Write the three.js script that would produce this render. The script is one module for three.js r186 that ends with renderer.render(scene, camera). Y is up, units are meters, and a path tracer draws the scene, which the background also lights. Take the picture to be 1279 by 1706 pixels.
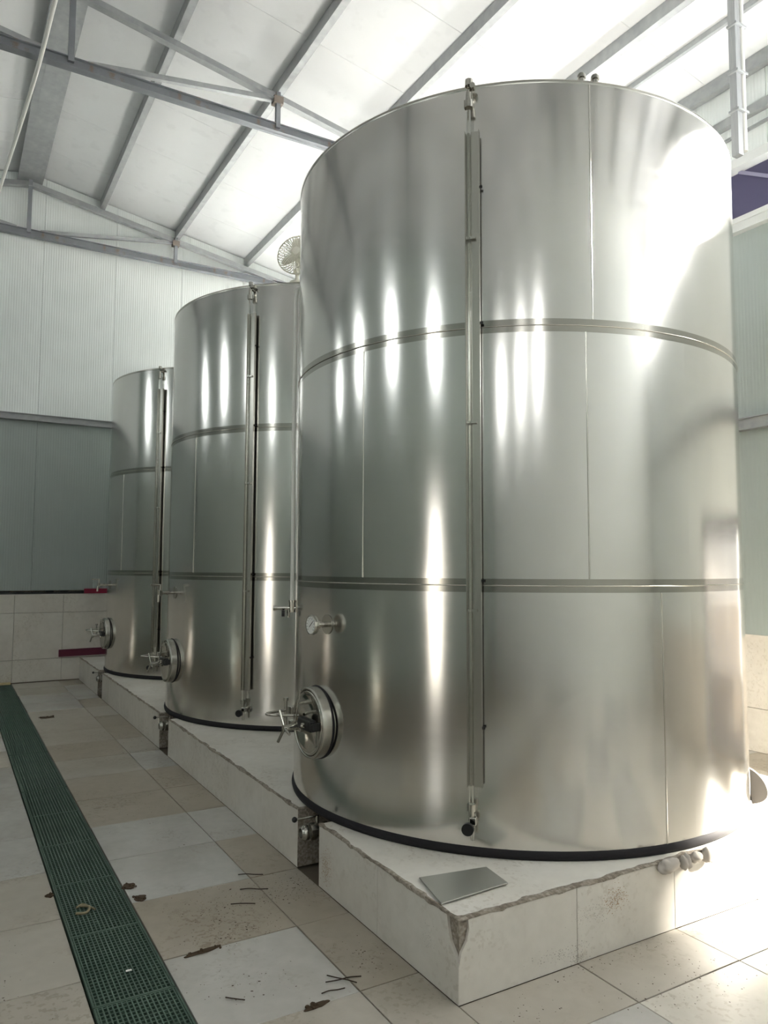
import * as THREE from 'three';
import { mergeGeometries, mergeVertices } from 'three/addons/utils/BufferGeometryUtils.js';
import { RoundedBoxGeometry } from 'three/addons/geometries/RoundedBoxGeometry.js';
import { RectAreaLightUniformsLib } from 'three/addons/lights/RectAreaLightUniformsLib.js';

// ------------------------------------------------------------------ camera, sky, sun, daylight, exposure
RectAreaLightUniformsLib.init();
const scene = new THREE.Scene();
const renderer = new THREE.WebGLRenderer({ antialias: true });
renderer.toneMapping = THREE.LinearToneMapping;
renderer.toneMappingExposure = 1.38;
renderer.shadowMap.enabled = true;
const V = (x, y, z) => new THREE.Vector3(x, y, z);
const rad = THREE.MathUtils.degToRad;
const camera = new THREE.PerspectiveCamera(2 * Math.atan(853 / 1244.9) * 180 / Math.PI, 1279 / 1706, 0.05, 120);
{
  const yaw = rad(30.2655), pitch = rad(4.2113), roll = rad(0.241);
  const fw = V(Math.sin(yaw) * Math.cos(pitch), Math.sin(pitch), -Math.cos(yaw) * Math.cos(pitch));
  const rt = V(Math.cos(yaw), 0, Math.sin(yaw)), up = rt.clone().cross(fw);
  const rt2 = rt.clone().multiplyScalar(Math.cos(roll)).addScaledVector(up, Math.sin(roll));
  const up2 = up.clone().multiplyScalar(Math.cos(roll)).addScaledVector(rt, -Math.sin(roll));
  camera.position.set(0, 1.55, 0);
  camera.quaternion.setFromRotationMatrix(new THREE.Matrix4().makeBasis(rt2, up2, fw.clone().negate()));
  scene.add(camera);
}
scene.background = new THREE.Color().setRGB(0.8, 0.84, 0.88);
const sun = new THREE.DirectionalLight(new THREE.Color().setRGB(1, 0.975, 0.94), 235);
sun.name = 'sun';
sun.position.set(16, 5.7, 3.3); sun.target.position.set(4.6, 0, -1.6);
sun.castShadow = true; sun.shadow.mapSize.set(2048, 2048); sun.shadow.radius = 7;
Object.assign(sun.shadow.camera, { left: -12, right: 12, top: 12, bottom: -12, near: 0.5, far: 50 });
scene.add(sun, sun.target);
// daylight that comes in at each opening: [name, x, y, z, facing x, y, z, width, height, intensity, colour]
const DAY = [1, 1, 1], WARM = [1, 0.96, 0.86], COOL = [0.95, 1, 1];
const daylight = [
  ['window_daylight', 5.93, 4.87, 0.2, -1, 0, 0, 6.2, 0.46, 14, DAY],
  ['window_daylight', -4.42, 4.6, -1.1, 1, 0, 0, 0.55, 0.8, 7, COOL],
  ['window_daylight', -4.42, 4.6, -4.0, 1, 0, 0, 0.55, 0.8, 7, COOL],
  ['window_daylight', -4.42, 4.6, -6.7, 1, 0, 0, 0.55, 0.8, 7, COOL],
  ['window_daylight', -4.42, 4.6, -9.4, 1, 0, 0, 0.55, 0.8, 7, COOL],
  ['window_daylight', -3.4, 4.4, 3.42, 0, 0, -1, 0.4, 1.0, 6, DAY],
  ['window_daylight', -1.75, 4.4, 3.42, 0, 0, -1, 0.4, 1.0, 6, DAY],
  ['window_daylight', -0.5, 4.4, 3.42, 0, 0, -1, 0.4, 1.0, 6, DAY],
  ['door_daylight', -4.42, 1.18, -1.1, 1, 0, 0, 0.7, 2.25, 2.0, WARM],
  ['door_daylight', 5.93, 0.9, -1.92, -1, 0, 0, 2.15, 1.7, 0.2, WARM],
];
for (const [name, x, y, z, fx, fy, fz, w, h, I, c] of daylight) {
  const l = new THREE.RectAreaLight(new THREE.Color().setRGB(...c), I, w, h);
  l.name = name; l.position.set(x, y, z);
  const zAx = V(-fx, -fy, -fz).normalize();
  const xAx = Math.abs(fz) > 0.5 ? V(1, 0, 0) : V(0, 0, 1);
  l.quaternion.setFromRotationMatrix(new THREE.Matrix4().makeBasis(xAx, zAx.clone().cross(xAx), zAx));
  scene.add(l);
}

// ------------------------------------------------------------------ helpers
let seedN = 7;
const rnd = () => { seedN = (seedN + 0x6d2b79f5) | 0; let t = Math.imul(seedN ^ (seedN >>> 15), 1 | seedN); t = (t + Math.imul(t ^ (t >>> 7), 61 | t)) ^ t; return ((t ^ (t >>> 14)) >>> 0) / 4294967296; };
const rr = (a, b) => a + (b - a) * rnd();
const used = new Map();
const numbered = (n) => { const k = used.get(n) ?? 0; used.set(n, k + 1); return k ? `${n}_${String(k).padStart(3, '0')}` : n; };
const shade = (o) => { o.traverse((m) => { if (m.isMesh) { m.castShadow = true; m.receiveShadow = true; } }); return o; };
function merged(gs) {
  gs = [].concat(gs).flat();
  if (gs.length === 1) return gs[0];
  return mergeGeometries(gs.map((g) => { g = g.index ? g.toNonIndexed() : g; for (const k of Object.keys(g.attributes)) if (!['position', 'normal', 'uv'].includes(k)) g.deleteAttribute(k); return g; }));
}
function part(parent, name, gs, mat, label) {
  const m = new THREE.Mesh(merged(gs), mat); m.name = name; parent.add(m);
  if (label) m.userData.label = label;
  return m;
}
function thing(name, label, category, group, pos = [0, 0, 0]) {
  const o = new THREE.Group(); o.name = numbered(name); o.position.set(...pos); scene.add(o);
  o.userData = { label, category }; if (group) o.userData.group = group;
  return o;
}
function tagged(name, gs, mat, label, category, group, pos) {
  const o = part(scene, numbered(name), gs, mat); o.userData = { label, category }; if (group) o.userData.group = group;
  if (pos) o.position.set(...pos);
  return o;
}
function struct(name, gs, mat, label, category) {
  const o = gs ? new THREE.Mesh(merged(gs), mat) : new THREE.Group();
  o.name = name; o.userData = { kind: 'structure', label, category }; scene.add(o); return o;
}
const bx = (x0, x1, y0, y1, z0, z1) => {
  const g = new THREE.BoxGeometry(x1 - x0, y1 - y0, z1 - z0), p = g.attributes.position, n = g.attributes.normal, uv = g.attributes.uv;
  g.translate((x0 + x1) / 2, (y0 + y1) / 2, (z0 + z1) / 2);
  for (let i = 0; i < p.count; i++) { // uv in metres
    const ax = Math.abs(n.getX(i)), ay = Math.abs(n.getY(i));
    if (ax > 0.5) uv.setXY(i, p.getZ(i), p.getY(i)); else if (ay > 0.5) uv.setXY(i, p.getX(i), p.getZ(i)); else uv.setXY(i, p.getX(i), p.getY(i));
  }
  return g;
};
const rbx = (w, h, d, r, x = 0, y = 0, z = 0) => new RoundedBoxGeometry(w, h, d, 1, r).translate(x, y, z);
const cyl = (r, len, axis, x, y, z, seg = 20, r2 = r) => {
  const g = new THREE.CylinderGeometry(r2, r, len, seg);
  if (axis === 'x') g.rotateZ(-Math.PI / 2); if (axis === 'z') g.rotateX(Math.PI / 2);
  return g.translate(x, y, z);
};
const tube = (pts, r, seg = 24, rs = 10, tension = 0.5) => new THREE.TubeGeometry(new THREE.CatmullRomCurve3(pts.map((p) => V(...p)), false, 'catmullrom', tension), seg, r, rs);
const bar = (a, b, r, rs = 10) => {
  a = V(...a); b = V(...b); const d = b.clone().sub(a), g = new THREE.CylinderGeometry(r, r, d.length(), rs);
  g.applyQuaternion(new THREE.Quaternion().setFromUnitVectors(V(0, 1, 0), d.clone().normalize()));
  return g.translate(...a.add(b).multiplyScalar(0.5).toArray());
};
// box of section w x h laid from a to b
const beam = (a, b, w, h, up = [0, 1, 0]) => {
  a = V(...a); b = V(...b); const d = b.clone().sub(a), L = d.length(); d.normalize();
  const side = d.clone().cross(V(...up)).normalize(), u = side.clone().cross(d);
  const g = bx(-w / 2, w / 2, -h / 2, h / 2, -L / 2, L / 2);
  g.applyMatrix4(new THREE.Matrix4().makeBasis(side, u, d.clone().negate())); return g.translate(...a.add(b).multiplyScalar(0.5).toArray());
};
// slab of a 2-D outline (metres) with chamfered front edge, laid in the plane origin + x*U + y*Vv, thickness t along U x Vv
function slab(pts, t, c, O, U, Vv) {
  const s = new THREE.Shape(pts.map((p) => new THREE.Vector2(...p)));
  const g = new THREE.ExtrudeGeometry(s, { depth: Math.max(t - 2 * c, 0.0005), bevelEnabled: true, bevelThickness: c, bevelSize: c, bevelOffset: -c, bevelSegments: 1, curveSegments: 6 });
  g.translate(0, 0, c);
  const ou = rr(0, 5), ov = rr(0, 5), uv = g.attributes.uv; for (let i = 0; i < uv.count; i++) uv.setXY(i, uv.getX(i) + ou, uv.getY(i) + ov);
  const u = V(...U), v = V(...Vv);
  g.applyMatrix4(new THREE.Matrix4().makeBasis(u, v, u.clone().cross(v))); return g.translate(...O);
}
const rect = (a, b, c, d) => [[a, b], [c, b], [c, d], [a, d]];

// ------------------------------------------------------------------ computed textures
const hash = (x, y, s) => { let h = Math.imul(x, 374761393) + Math.imul(y, 668265263) + Math.imul(s, 2147483647 - 1234567); h = Math.imul(h ^ (h >>> 13), 1274126177); return ((h ^ (h >>> 16)) >>> 0) / 4294967296; };
function vnoise(x, y, px, py, s) { // periodic value noise
  const x0 = Math.floor(x), y0 = Math.floor(y), fx = x - x0, fy = y - y0, sx = fx * fx * (3 - 2 * fx), sy = fy * fy * (3 - 2 * fy);
  const m = (a, n) => ((a % n) + n) % n, h = (i, j) => hash(m(x0 + i, px), m(y0 + j, py), s);
  return (h(0, 0) * (1 - sx) + h(1, 0) * sx) * (1 - sy) + (h(0, 1) * (1 - sx) + h(1, 1) * sx) * sy;
}
function fbm(u, v, fx, fy, oct, s) { let a = 0, w = 0.5, n = 0; for (let o = 0; o < oct; o++) { a += w * vnoise(u * fx, v * fy, fx, fy, s + o); n += w; w *= 0.5; fx *= 2; fy *= 2; } return a / n; }
const sst = (a, b, x) => { x = Math.min(1, Math.max(0, (x - a) / (b - a))); return x * x * (3 - 2 * x); };
function tex(size, metres, f, srgb = true) {
  const d = new Uint8Array(size * size * 4);
  for (let y = 0; y < size; y++) for (let x = 0; x < size; x++) {
    const c = f(x / size, y / size), i = (y * size + x) * 4;
    d[i] = Math.max(0, Math.min(255, c[0])); d[i + 1] = Math.max(0, Math.min(255, c[1])); d[i + 2] = Math.max(0, Math.min(255, c[2])); d[i + 3] = 255;
  }
  const t = new THREE.DataTexture(d, size, size); t.wrapS = t.wrapT = THREE.RepeatWrapping; t.magFilter = THREE.LinearFilter; t.minFilter = THREE.LinearMipmapLinearFilter; t.generateMipmaps = true;
  if (srgb) t.colorSpace = THREE.SRGBColorSpace;
  t.repeat.set(1 / metres, 1 / metres); t.needsUpdate = true; return t;
}
const mix3 = (a, b, t) => [a[0] + (b[0] - a[0]) * t, a[1] + (b[1] - a[1]) * t, a[2] + (b[2] - a[2]) * t];
// worn stone-look floor tile: base tone, soft cloud, veins, dirt specks
const stone = (base, cloud, dirt, dirtAmt, s) => tex(1024, 1.7, (u, v) => {
  const n = fbm(u, v, 3, 3, 5, s), f = fbm(u, v, 40, 40, 3, s + 20), vein = Math.abs(fbm(u, v, 4, 4, 5, s + 40) - 0.5);
  let c = mix3(base, cloud, sst(0.35, 0.7, n));
  c = mix3(c, cloud, 0.25 * (1 - sst(0, 0.025, vein)));
  const d = fbm(u, v, 6, 6, 4, s + 60), sp = fbm(u, v, 110, 110, 3, s + 80);
  c = mix3(c, dirt, dirtAmt * sst(0.42, 0.75, d) * sst(0.58, 0.7, sp) + dirtAmt * 0.3 * sst(0.35, 0.85, d));
  const k = (f - 0.5) * 10; return [c[0] + k, c[1] + k, c[2] + k];
});
const tStoneA = stone([182, 176, 165], [174, 167, 154], [118, 104, 84], 0.26, 1);
const tStoneB = stone([194, 192, 187], [184, 181, 174], [120, 108, 92], 0.13, 2);
const tStoneC = stone([176, 168, 155], [167, 158, 143], [108, 92, 70], 0.32, 3);
const tFace = stone([222, 218, 210], [215, 210, 201], [150, 138, 120], 0.16, 4);
const tTop = stone([230, 227, 220], [221, 217, 208], [150, 138, 120], 0.22, 5);
const tMortar = tex(512, 0.5, (u, v) => { const n = fbm(u, v, 8, 8, 5, 11), m = fbm(u, v, 60, 60, 2, 12); return mix3([168, 160, 148], [122, 112, 100], n).map((x) => x + (m - 0.5) * 70); });
const tPanel = tex(512, 1.0, (u, v) => { const n = fbm(u, v, 3, 3, 4, 21), f = fbm(u, v, 50, 4, 2, 22); return mix3([234, 239, 237], [226, 232, 230], n).map((x) => x + (f - 0.5) * 6); });
const bRib = tex(256, 0.5, (u) => { const t = (u * 16) % 1; const k = 255 * (sst(0, 0.12, t) - sst(0.45, 0.57, t)); return [k, k, k]; }, false);
const tRoof = tex(512, 2.0, (u, v) => { const n = fbm(u, v, 3, 3, 5, 31), d = fbm(u, v, 14, 14, 3, 32); return mix3([233, 235, 236], [226, 228, 229], n).map((x) => x - 5 * sst(0.62, 0.8, d)); });
const tGalv = tex(512, 0.6, (u, v) => { const n = fbm(u, v, 12, 12, 3, 41), m = fbm(u, v, 4, 4, 3, 42); return mix3([176, 178, 178], [142, 146, 148], n * 0.6 + m * 0.4); });
const tTruss = tex(512, 0.8, (u, v) => { const n = fbm(u, v, 6, 6, 4, 51), r = fbm(u, v, 9, 9, 5, 52); return mix3(mix3([126, 130, 134], [104, 108, 113], n), [116, 98, 84], 0.7 * sst(0.68, 0.78, r)); });
const rSteel = tex(1024, 1.3, (u, v) => { // roughness smears and handling marks
  const n = fbm(u, v, 4, 3, 5, 61), st = fbm(u, v, 3, 160, 2, 62), sm = fbm(u, v, 9, 6, 4, 63);
  const k = 44 + 12 * (n - 0.5) + 5 * (st - 0.5) + 10 * (sm - 0.5); return [k, k, k];
}, false);
const cSteel = tex(512, 1.3, (u, v) => { const n = fbm(u, v, 3, 3, 4, 64), m = fbm(u, v, 8, 5, 4, 65); return mix3([228, 226, 222], [221, 219, 214], n).map((x) => x - 6 * (m - 0.5)); });
const tMould = tex(256, 0.5, (u, v) => mix3([88, 109, 96], [60, 82, 70], fbm(u, v, 5, 5, 4, 71)));

const std = (o) => new THREE.MeshStandardMaterial(o), phy = (o) => new THREE.MeshPhysicalMaterial(o);
const C = (h) => new THREE.Color(h);
const M = {
  tileA: std({ map: tStoneA, roughness: 0.34 }), tileB: std({ map: tStoneB, roughness: 0.22 }), tileC: std({ map: tStoneC, roughness: 0.42 }),
  tileDimmed: std({ map: tStoneC, color: C('#9b968c'), roughness: 0.5 }),  // tile tint darkened to dim tank reflections and floor bounce
  tileW: std({ map: tTop, color: C('#f1efec'), roughness: 0.3 }),
  face: std({ map: tFace, roughness: 0.25 }), top: std({ map: tTop, roughness: 0.7 }), mortar: std({ map: tMortar, roughness: 0.95, bumpMap: tMortar, bumpScale: 0.004 }),
  grout: std({ color: C('#6b6154'), roughness: 0.95 }), concrete: std({ map: tMortar, color: C('#cfcac2'), roughness: 0.95 }),
  panel: std({ map: tPanel, bumpMap: bRib, bumpScale: 0.0012, roughness: 0.42 }), panelPlain: std({ map: tPanel, roughness: 0.45 }),
  roof: std({ map: tRoof, roughness: 0.5 }), galv: std({ map: tGalv, metalness: 0.35, roughness: 0.5 }), truss: std({ map: tTruss, roughness: 0.6, metalness: 0.1 }),
  rust: std({ color: C('#6f675f'), roughness: 0.9 }),
  white: std({ color: C('#e9e9e4'), roughness: 0.4 }), whiteFrame: std({ color: C('#d9dcdb'), roughness: 0.35 }),
  steel: phy({ map: cSteel, roughnessMap: rSteel, roughness: 1, metalness: 1, anisotropy: 0.45, anisotropyRotation: Math.PI / 2 }),
  steelBand: phy({ color: C('#aaa79f'), roughness: 0.13, metalness: 1 }), weld: std({ color: C('#d2cfc6'), roughness: 0.2, metalness: 1 }),
  polish: std({ color: C('#c2c0b8'), roughness: 0.1, metalness: 1 }),  lid: std({ color: C('#e2e1de'), roughness: 0.5, metalness: 1 }), satin: std({ color: C('#bebcb4'), roughness: 0.26, metalness: 1 }),
  plate: std({ color: C('#a9a9a2'), roughness: 0.42, metalness: 0.85 }),
  rubber: std({ color: C('#17151a'), roughness: 0.8 }), black: std({ color: C('#111112'), roughness: 0.45 }),
  sunFilter: phy({ color: C('#c4c2be'), transmission: 1, thickness: 0, roughness: 0.08, ior: 1.45 }),  // tint of the added strips that dim the doorway sun
  glass: phy({ color: C('#ffffff'), transmission: 1, thickness: 0, roughness: 0.03, ior: 1.5 }),
  tubeGlass: phy({ color: C('#f4f6f2'), transmission: 1, thickness: 0.004, roughness: 0.05, ior: 1.49 }),
  green: std({ map: tMould, roughness: 0.55 }), 
  maroon: std({ color: C('#5d1230'), roughness: 0.5 }), red: std({ color: C('#8a1436'), roughness: 0.5 }),
  foam: std({ color: C('#b9b2aa'), roughness: 0.75 }), flap: std({ color: C('#4a4744'), roughness: 0.8 }),
  dirt: std({ color: C('#4a3c2c'), roughness: 1 }), twig: std({ color: C('#3a2e24'), roughness: 1 }), straw: std({ color: C('#8c8468'), roughness: 0.9 }),
  fan: std({ color: C('#ece9da'), roughness: 0.4 }), dial: std({ color: C('#e8e8e4'), roughness: 0.3 }), cream: std({ color: C('#d8c998'), roughness: 0.5 }),
  wallShaded: std({ map: tPanel, color: C('#a2a9a5'), roughness: 0.6 }), wallGrey: std({ map: tPanel, color: C('#c0c8c4'), roughness: 0.6 }), panelShaded: std({ map: tPanel, color: C('#b0b6b4'), bumpMap: bRib, bumpScale: 0.0008, roughness: 0.45 }),  // first and last: wall panel tints with shade put into the colour
  rustStain: std({ color: C('#a1876a'), roughness: 0.9 }), scuff: std({ color: C('#a5a097'), roughness: 0.9 }),
  ground: std({ map: tMortar, color: C('#8a8378'), roughness: 1 }), violet: std({ color: C('#4a4763'), roughness: 0.8 }), violetPale: std({ color: C('#8f8ca4'), roughness: 0.7 }),
};

// ------------------------------------------------------------------ room dimensions
const XL = -4.5, XR = 6.0, ZF = -11.05, ZN = 3.5, RX = 0.78, SL = 0.178, XP = 1.629, HP = 0.295, P = 0.575;
const purlinY = (x) => 6.83 - SL * Math.abs(x - RX); // underside of the purlins
const roofY = (x) => purlinY(x) + 0.13;              // underside of the roof panels
const GX0 = 0.5, GX1 = 0.8;                          // drain
const D0 = -2.253, D1 = -3.409, C0 = -3.667, C1 = -6.29, B0 = -6.58, B1 = -9.318, A0 = -9.607;

// ------------------------------------------------------------------ floor
{
  const floor = struct('floor', [bx(XL - 0.2, GX0, -0.25, -0.012, ZF - 0.2, ZN + 0.2), bx(GX1, XR + 0.2, -0.25, -0.012, ZF - 0.2, ZN + 0.2), bx(GX0, GX1, -0.4, -0.25, ZF - 0.2, ZN + 0.2)], M.grout, 'floor of worn beige stone-look tiles with dirty joints', 'floor');
  const gap = 0.0022, cands = [];
  const add = (x0, x1, z0, z1) => { if (x1 - x0 > 0.05 && z1 - z0 > 0.05) cands.push([x0, x1, z0, z1]); };
  const zs = []; for (let z = -2.51 + P * 10; z > ZF - P; z -= P) zs.push(z);
  const colsL = []; for (let x = GX0; x > XL; x -= P) colsL.push([Math.max(XL, x - P), x]);
  for (let k = 0; k + 1 < zs.length; k++) {
    const z1 = Math.min(zs[k], ZN), z0 = Math.max(zs[k + 1], ZF);
    for (const [a, b] of colsL) add(a, b, z0, z1);
    add(GX1, 1.372, z0, z1);
    add(1.372, XP, z0, z1);
  }
  for (let z1 = -1.952; z1 < ZN; z1 += P) for (let x = XP; x < XR; x += P) add(x, Math.min(x + P, XR), z1, Math.min(z1 + P, ZN));
  for (let x = XP; x < XR; x += P) add(x, Math.min(x + P, XR), D0, -1.952);
  for (let x = 4.36; x < XR; x += 0.56) for (let z = D0; z > ZF; z -= P) add(x, Math.min(x + 0.56, XR), Math.max(z - P, ZF), z);
  const eye = camera.position, score = (c) => { const p = V((c[0] + c[1]) / 2, 0, (c[2] + c[3]) / 2), q = p.clone().project(camera), seen = p.clone().applyMatrix4(camera.matrixWorldInverse).z < 0 && Math.abs(q.x) < 1.25 && Math.abs(q.y) < 1.25; return (seen ? 0 : 100) + p.distanceTo(eye); };
  camera.updateMatrixWorld(); camera.matrixWorldInverse.copy(camera.matrixWorld).invert(); camera.updateProjectionMatrix();
  cands.sort((a, b) => score(a) - score(b));
  const rest = [], restD = [];
  cands.forEach((c, i) => {
    const [x0, x1, z0, z1] = c, w = x1 - x0 - 2 * gap, d = z1 - z0 - 2 * gap, dy = rr(-0.0012, 0.0008);
    const g = slab(rect(0, 0, w, d), 0.012, 0.0012, [x0 + gap, -0.012 + dy, z1 - gap], [1, 0, 0], [0, 0, -1]);
    const px = (x0 + x1) / 2, pz = (z0 + z1) / 2, h = rnd();
    let m = h < 0.5 ? M.tileA : h < 0.78 ? M.tileB : M.tileC;
    if (px > GX1 && px < 1.372 && (Math.abs(pz + 2.8) < 0.2 || Math.abs(pz + 4.52) < 0.2)) m = M.tileB;
    if (px > 1.372 && px < XP && pz > -4 && pz < -2.3) m = M.tileC;
    if (px > GX1 && px < 1.372 && Math.abs(pz + 3.37) < 0.2) m = M.tileC;
    if (px > XP && pz > -2) m = h < 0.35 ? M.tileB : M.tileW;
    if (px < GX0) m = px < -0.65 ? M.tileDimmed : h < 0.7 ? M.tileB : M.tileA;  // far left tiles take the darkened tint, dimming what the tanks mirror
    if (i < 285) part(floor, 'floor_tile', g, m); else (px < -0.65 ? restD : rest).push(g);
  });
  if (restD.length) part(floor, 'dimmed_tile_field', restD, M.tileDimmed).userData.kind = 'stuff';  // rest of the left tiles, darkened to lower bounce
  if (rest.length) part(floor, 'floor_tile_field', rest, M.tileA).userData.kind = 'stuff';
  struct('ground', [bx(-40, XL - 0.25, -0.3, -0.03, -40, 40), bx(XR + 0.25, 40, -0.3, -0.03, -40, 40), bx(XL - 0.25, XR + 0.25, -0.3, -0.03, ZN + 0.25, 40)], M.ground, 'pale concrete yard outside the building', 'ground');
}

// ------------------------------------------------------------------ walls
function panels(parent, along, at, from, to, y0, y1, facing, pitch, start, mat = M.panel) { // vertical sandwich panels on a wall
  for (let s = start; s < to; s += pitch) {
    const a = Math.max(s, from) + 0.0015, b = Math.min(s + pitch, to) - 0.0015; if (b - a < 0.03) continue;
    const top = typeof y1 === 'function' ? [y1(a), y1(b)] : [y1, y1];
    if (along === 'x') {
      const p = [[a, y0], [b, y0], [b, top[1]], [a, top[0]]]; if (typeof y1 === 'function' && a < RX && b > RX) p.splice(3, 0, [RX, y1(RX)]);
      part(parent, 'wall_panel', slab(p, 0.05, 0.002, [0, 0, facing > 0 ? at - 0.05 : at + 0.05], facing > 0 ? [1, 0, 0] : [-1, 0, 0], [0, 1, 0]), mat);
    } else {
      const p = facing > 0 ? [[-b, y0], [-a, y0], [-a, top[0]], [-b, top[1]]] : [[a, y0], [b, y0], [b, top[1]], [a, top[0]]];
      part(parent, 'wall_panel', slab(p, 0.05, 0.002, [facing > 0 ? at - 0.05 : at + 0.05, 0, 0], facing > 0 ? [0, 0, -1] : [0, 0, 1], [0, 1, 0]), mat);
    }
  }
}
{ // far wall
  const w = struct('wall_far', bx(XL - 0.2, XR + 0.2, -0.2, 7.1, ZF - 0.25, ZF - 0.051), M.concrete, 'far gable wall with white ribbed panels above a tiled dado', 'wall');
  panels(w, 'x', ZF, XL, XR, 1.215, 3.54, 1, 0.955, XL - 0.24, M.panelShaded);  // shade below the rail is put into the panel colour
  panels(w, 'x', ZF, XL, XR, 3.543, (x) => roofY(x) - 0.01, 1, 0.955, XL - 0.24);
  for (const [y0, y1] of [[0, 0.302], [0.306, 0.918], [0.922, 1.155]]) for (let x = 1.398 - 0.6 * 10; x < XR; x += 0.6) {
    const a = Math.max(x, XL) + 0.0015, b = Math.min(x + 0.6, XR) - 0.0015; if (b - a < 0.05) continue;
    part(w, 'wall_tile', slab(rect(a, y0, b, y1), 0.05 + (y0 === 0 ? 0.004 : 0), 0.0015, [0, 0, ZF - 0.05], [1, 0, 0], [0, 1, 0]), M.face);
  }
  part(w, 'sill_tile', bx(XL, XR, 1.155, 1.168, ZF - 0.05, ZF + 0.012), M.face);
  // torn black sealing foam between panel and dado
  const gs = []; for (let x = XL; x < XR; x += 0.09) gs.push(bx(x, x + 0.1, 1.168, 1.168 + rr(0.022, 0.05), ZF - 0.05, ZF + rr(0.002, 0.012)));
  part(w, 'sealing_foam', gs, M.black);
  part(w, 'floor_joint', bx(XL, XP, 0, 0.012, ZF, ZF + 0.008), M.grout);
  const t = struct('trim_1', [bx(XL, XR, 3.50, 3.585, ZF, ZF + 0.05), bx(XL, XR, 3.58, 3.588, ZF, ZF + 0.075), bx(XL, XR, 3.497, 3.505, ZF, ZF + 0.075)], M.galv, 'grey steel rail across the far wall', 'wall rail');
  void t;
}
{ // right wall
  const w = struct('wall_right', null, null, 'right wall with pale panels, tiled dado and a long high window', 'wall');
  const DZ0 = -3.05, DZ1 = -0.8, DH = 1.95; // doorway
  part(w, 'wall_core', [bx(XR + 0.051, XR + 0.25, -0.2, 4.55, ZF - 0.2, DZ0), bx(XR + 0.051, XR + 0.25, -0.2, 4.55, DZ1, ZN + 0.2), bx(XR + 0.051, XR + 0.25, DH, 4.55, DZ0, DZ1), bx(XR + 0.051, XR + 0.25, 5.2, 6.05, ZF - 0.2, ZN + 0.2), bx(XR + 0.051, XR + 0.25, 4.55, 5.2, ZF - 0.2, ZF + 0.1), bx(XR + 0.051, XR + 0.25, 4.55, 5.2, 3.3, ZN + 0.2)], M.concrete);
  const seg = (z0, z1, y0, y1, mat) => panels(w, 'z', XR, z0, z1, y0, y1, -1, 0.955, ZF - 0.3, mat);
  seg(ZF, DZ0, 0.975, 4.55, M.panelShaded); seg(DZ1, ZN, 0.975, 4.55, M.panel); seg(DZ0, DZ1, DH, 4.55, M.panel); seg(ZF, ZN, 5.2, 6.02, M.panel);  // first stretch uses the darker panel tint to dim the overlit wall
  for (const [y0, y1] of [[0, 0.362], [0.366, 0.965]]) for (let z = ZF; z < ZN; z += 0.6) {
    let a = z + 0.0015, b = Math.min(z + 0.6, ZN) - 0.0015;
    if (a < DZ1 && b > DZ0) { if (a < DZ0) b = DZ0; else if (b > DZ1) a = DZ1; else continue; }
    if (b - a > 0.05) part(w, 'wall_tile', slab(rect(a, y0, b, y1), 0.05, 0.0015, [XR + 0.05, 0, 0], [0, 0, 1], [0, 1, 0]), M.face);
  }
  for (const [z0, z1] of [[ZF, DZ0], [DZ1, ZN]]) part(w, 'sill_tile', bx(XR - 0.01, XR + 0.05, 0.965, 0.985, z0, z1), M.face);
  struct('trim_2', [bx(XR - 0.05, XR, 2.755, 2.86, ZF, ZN), bx(XR - 0.075, XR, 2.852, 2.862, ZF, ZN), bx(XR - 0.075, XR, 2.752, 2.762, ZF, ZN)], M.galv, 'grey steel rail along the right wall', 'wall rail');
  struct('trim_3', [bx(XR - 0.03, XR, 5.425, 5.445, ZF, ZN)], M.galv, 'thin lower strip above the high window', 'wall strip');
  struct('trim_4', [bx(XR - 0.06, XR, 5.54, 5.56, ZF, ZN), bx(XR - 0.06, XR - 0.045, 5.56, 5.62, ZF, ZN)], M.galv, 'folded upper strip above the high window', 'wall strip');
  // window band
  const win = struct('window_1', null, null, 'long high window band in white frames on the right wall', 'window');
  part(win, 'window_sill', [bx(XR - 0.07, XR + 0.2, 4.53, 4.63, ZF, ZN), bx(XR - 0.09, XR - 0.06, 4.6, 4.645, ZF, ZN)], M.whiteFrame);
  part(win, 'window_head', [bx(XR - 0.04, XR + 0.2, 5.13, 5.215, ZF, ZN)], M.whiteFrame);
  for (let z = -10.6; z < ZN; z += 1.2) {
    part(win, 'mullion', bx(XR + 0.05, XR + 0.1, 4.63, 5.13, z - 0.025, z + 0.025), M.whiteFrame);
    part(win, 'pane', bx(XR + 0.07, XR + 0.075, 4.63, 5.13, z + 0.026, Math.min(z + 1.174, ZN - 0.2)), Math.abs(z + 4.6) < 0.1 ? M.violet : M.glass);
  }
  part(win, 'diagonal_stay', beam([XR + 0.05, 5.13, -4.02], [XR + 0.05, 4.76, -3.4], 0.012, 0.03), M.violetPale);
  const d0 = DZ0;
  const d = struct('door_1', null, null, 'open loading doorway in the right wall', 'doorway');
  part(d, 'door_frame', [bx(XR - 0.02, XR + 0.26, 0, DH, DZ0 - 0.04, DZ0 + 0.04), bx(XR - 0.02, XR + 0.26, 0, DH, DZ1 - 0.04, DZ1 + 0.04), bx(XR - 0.02, XR + 0.26, DH - 0.04, DH + 0.04, DZ0 - 0.04, DZ1 + 0.04)], M.galv);
  for (let k = 0; k < 11; k++) { const z = d0 + 0.04 + k * 0.197; part(d, 'sun_filter_strip', bx(XR + 0.11 + 0.008 * (k % 2), XR + 0.113 + 0.008 * (k % 2), 0.02, DH - 0.04, z, z + 0.199), M.sunFilter, 'added unseen strip that dims the sun'); }  // strips added in the doorway to weaken the sun patch
}
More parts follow.
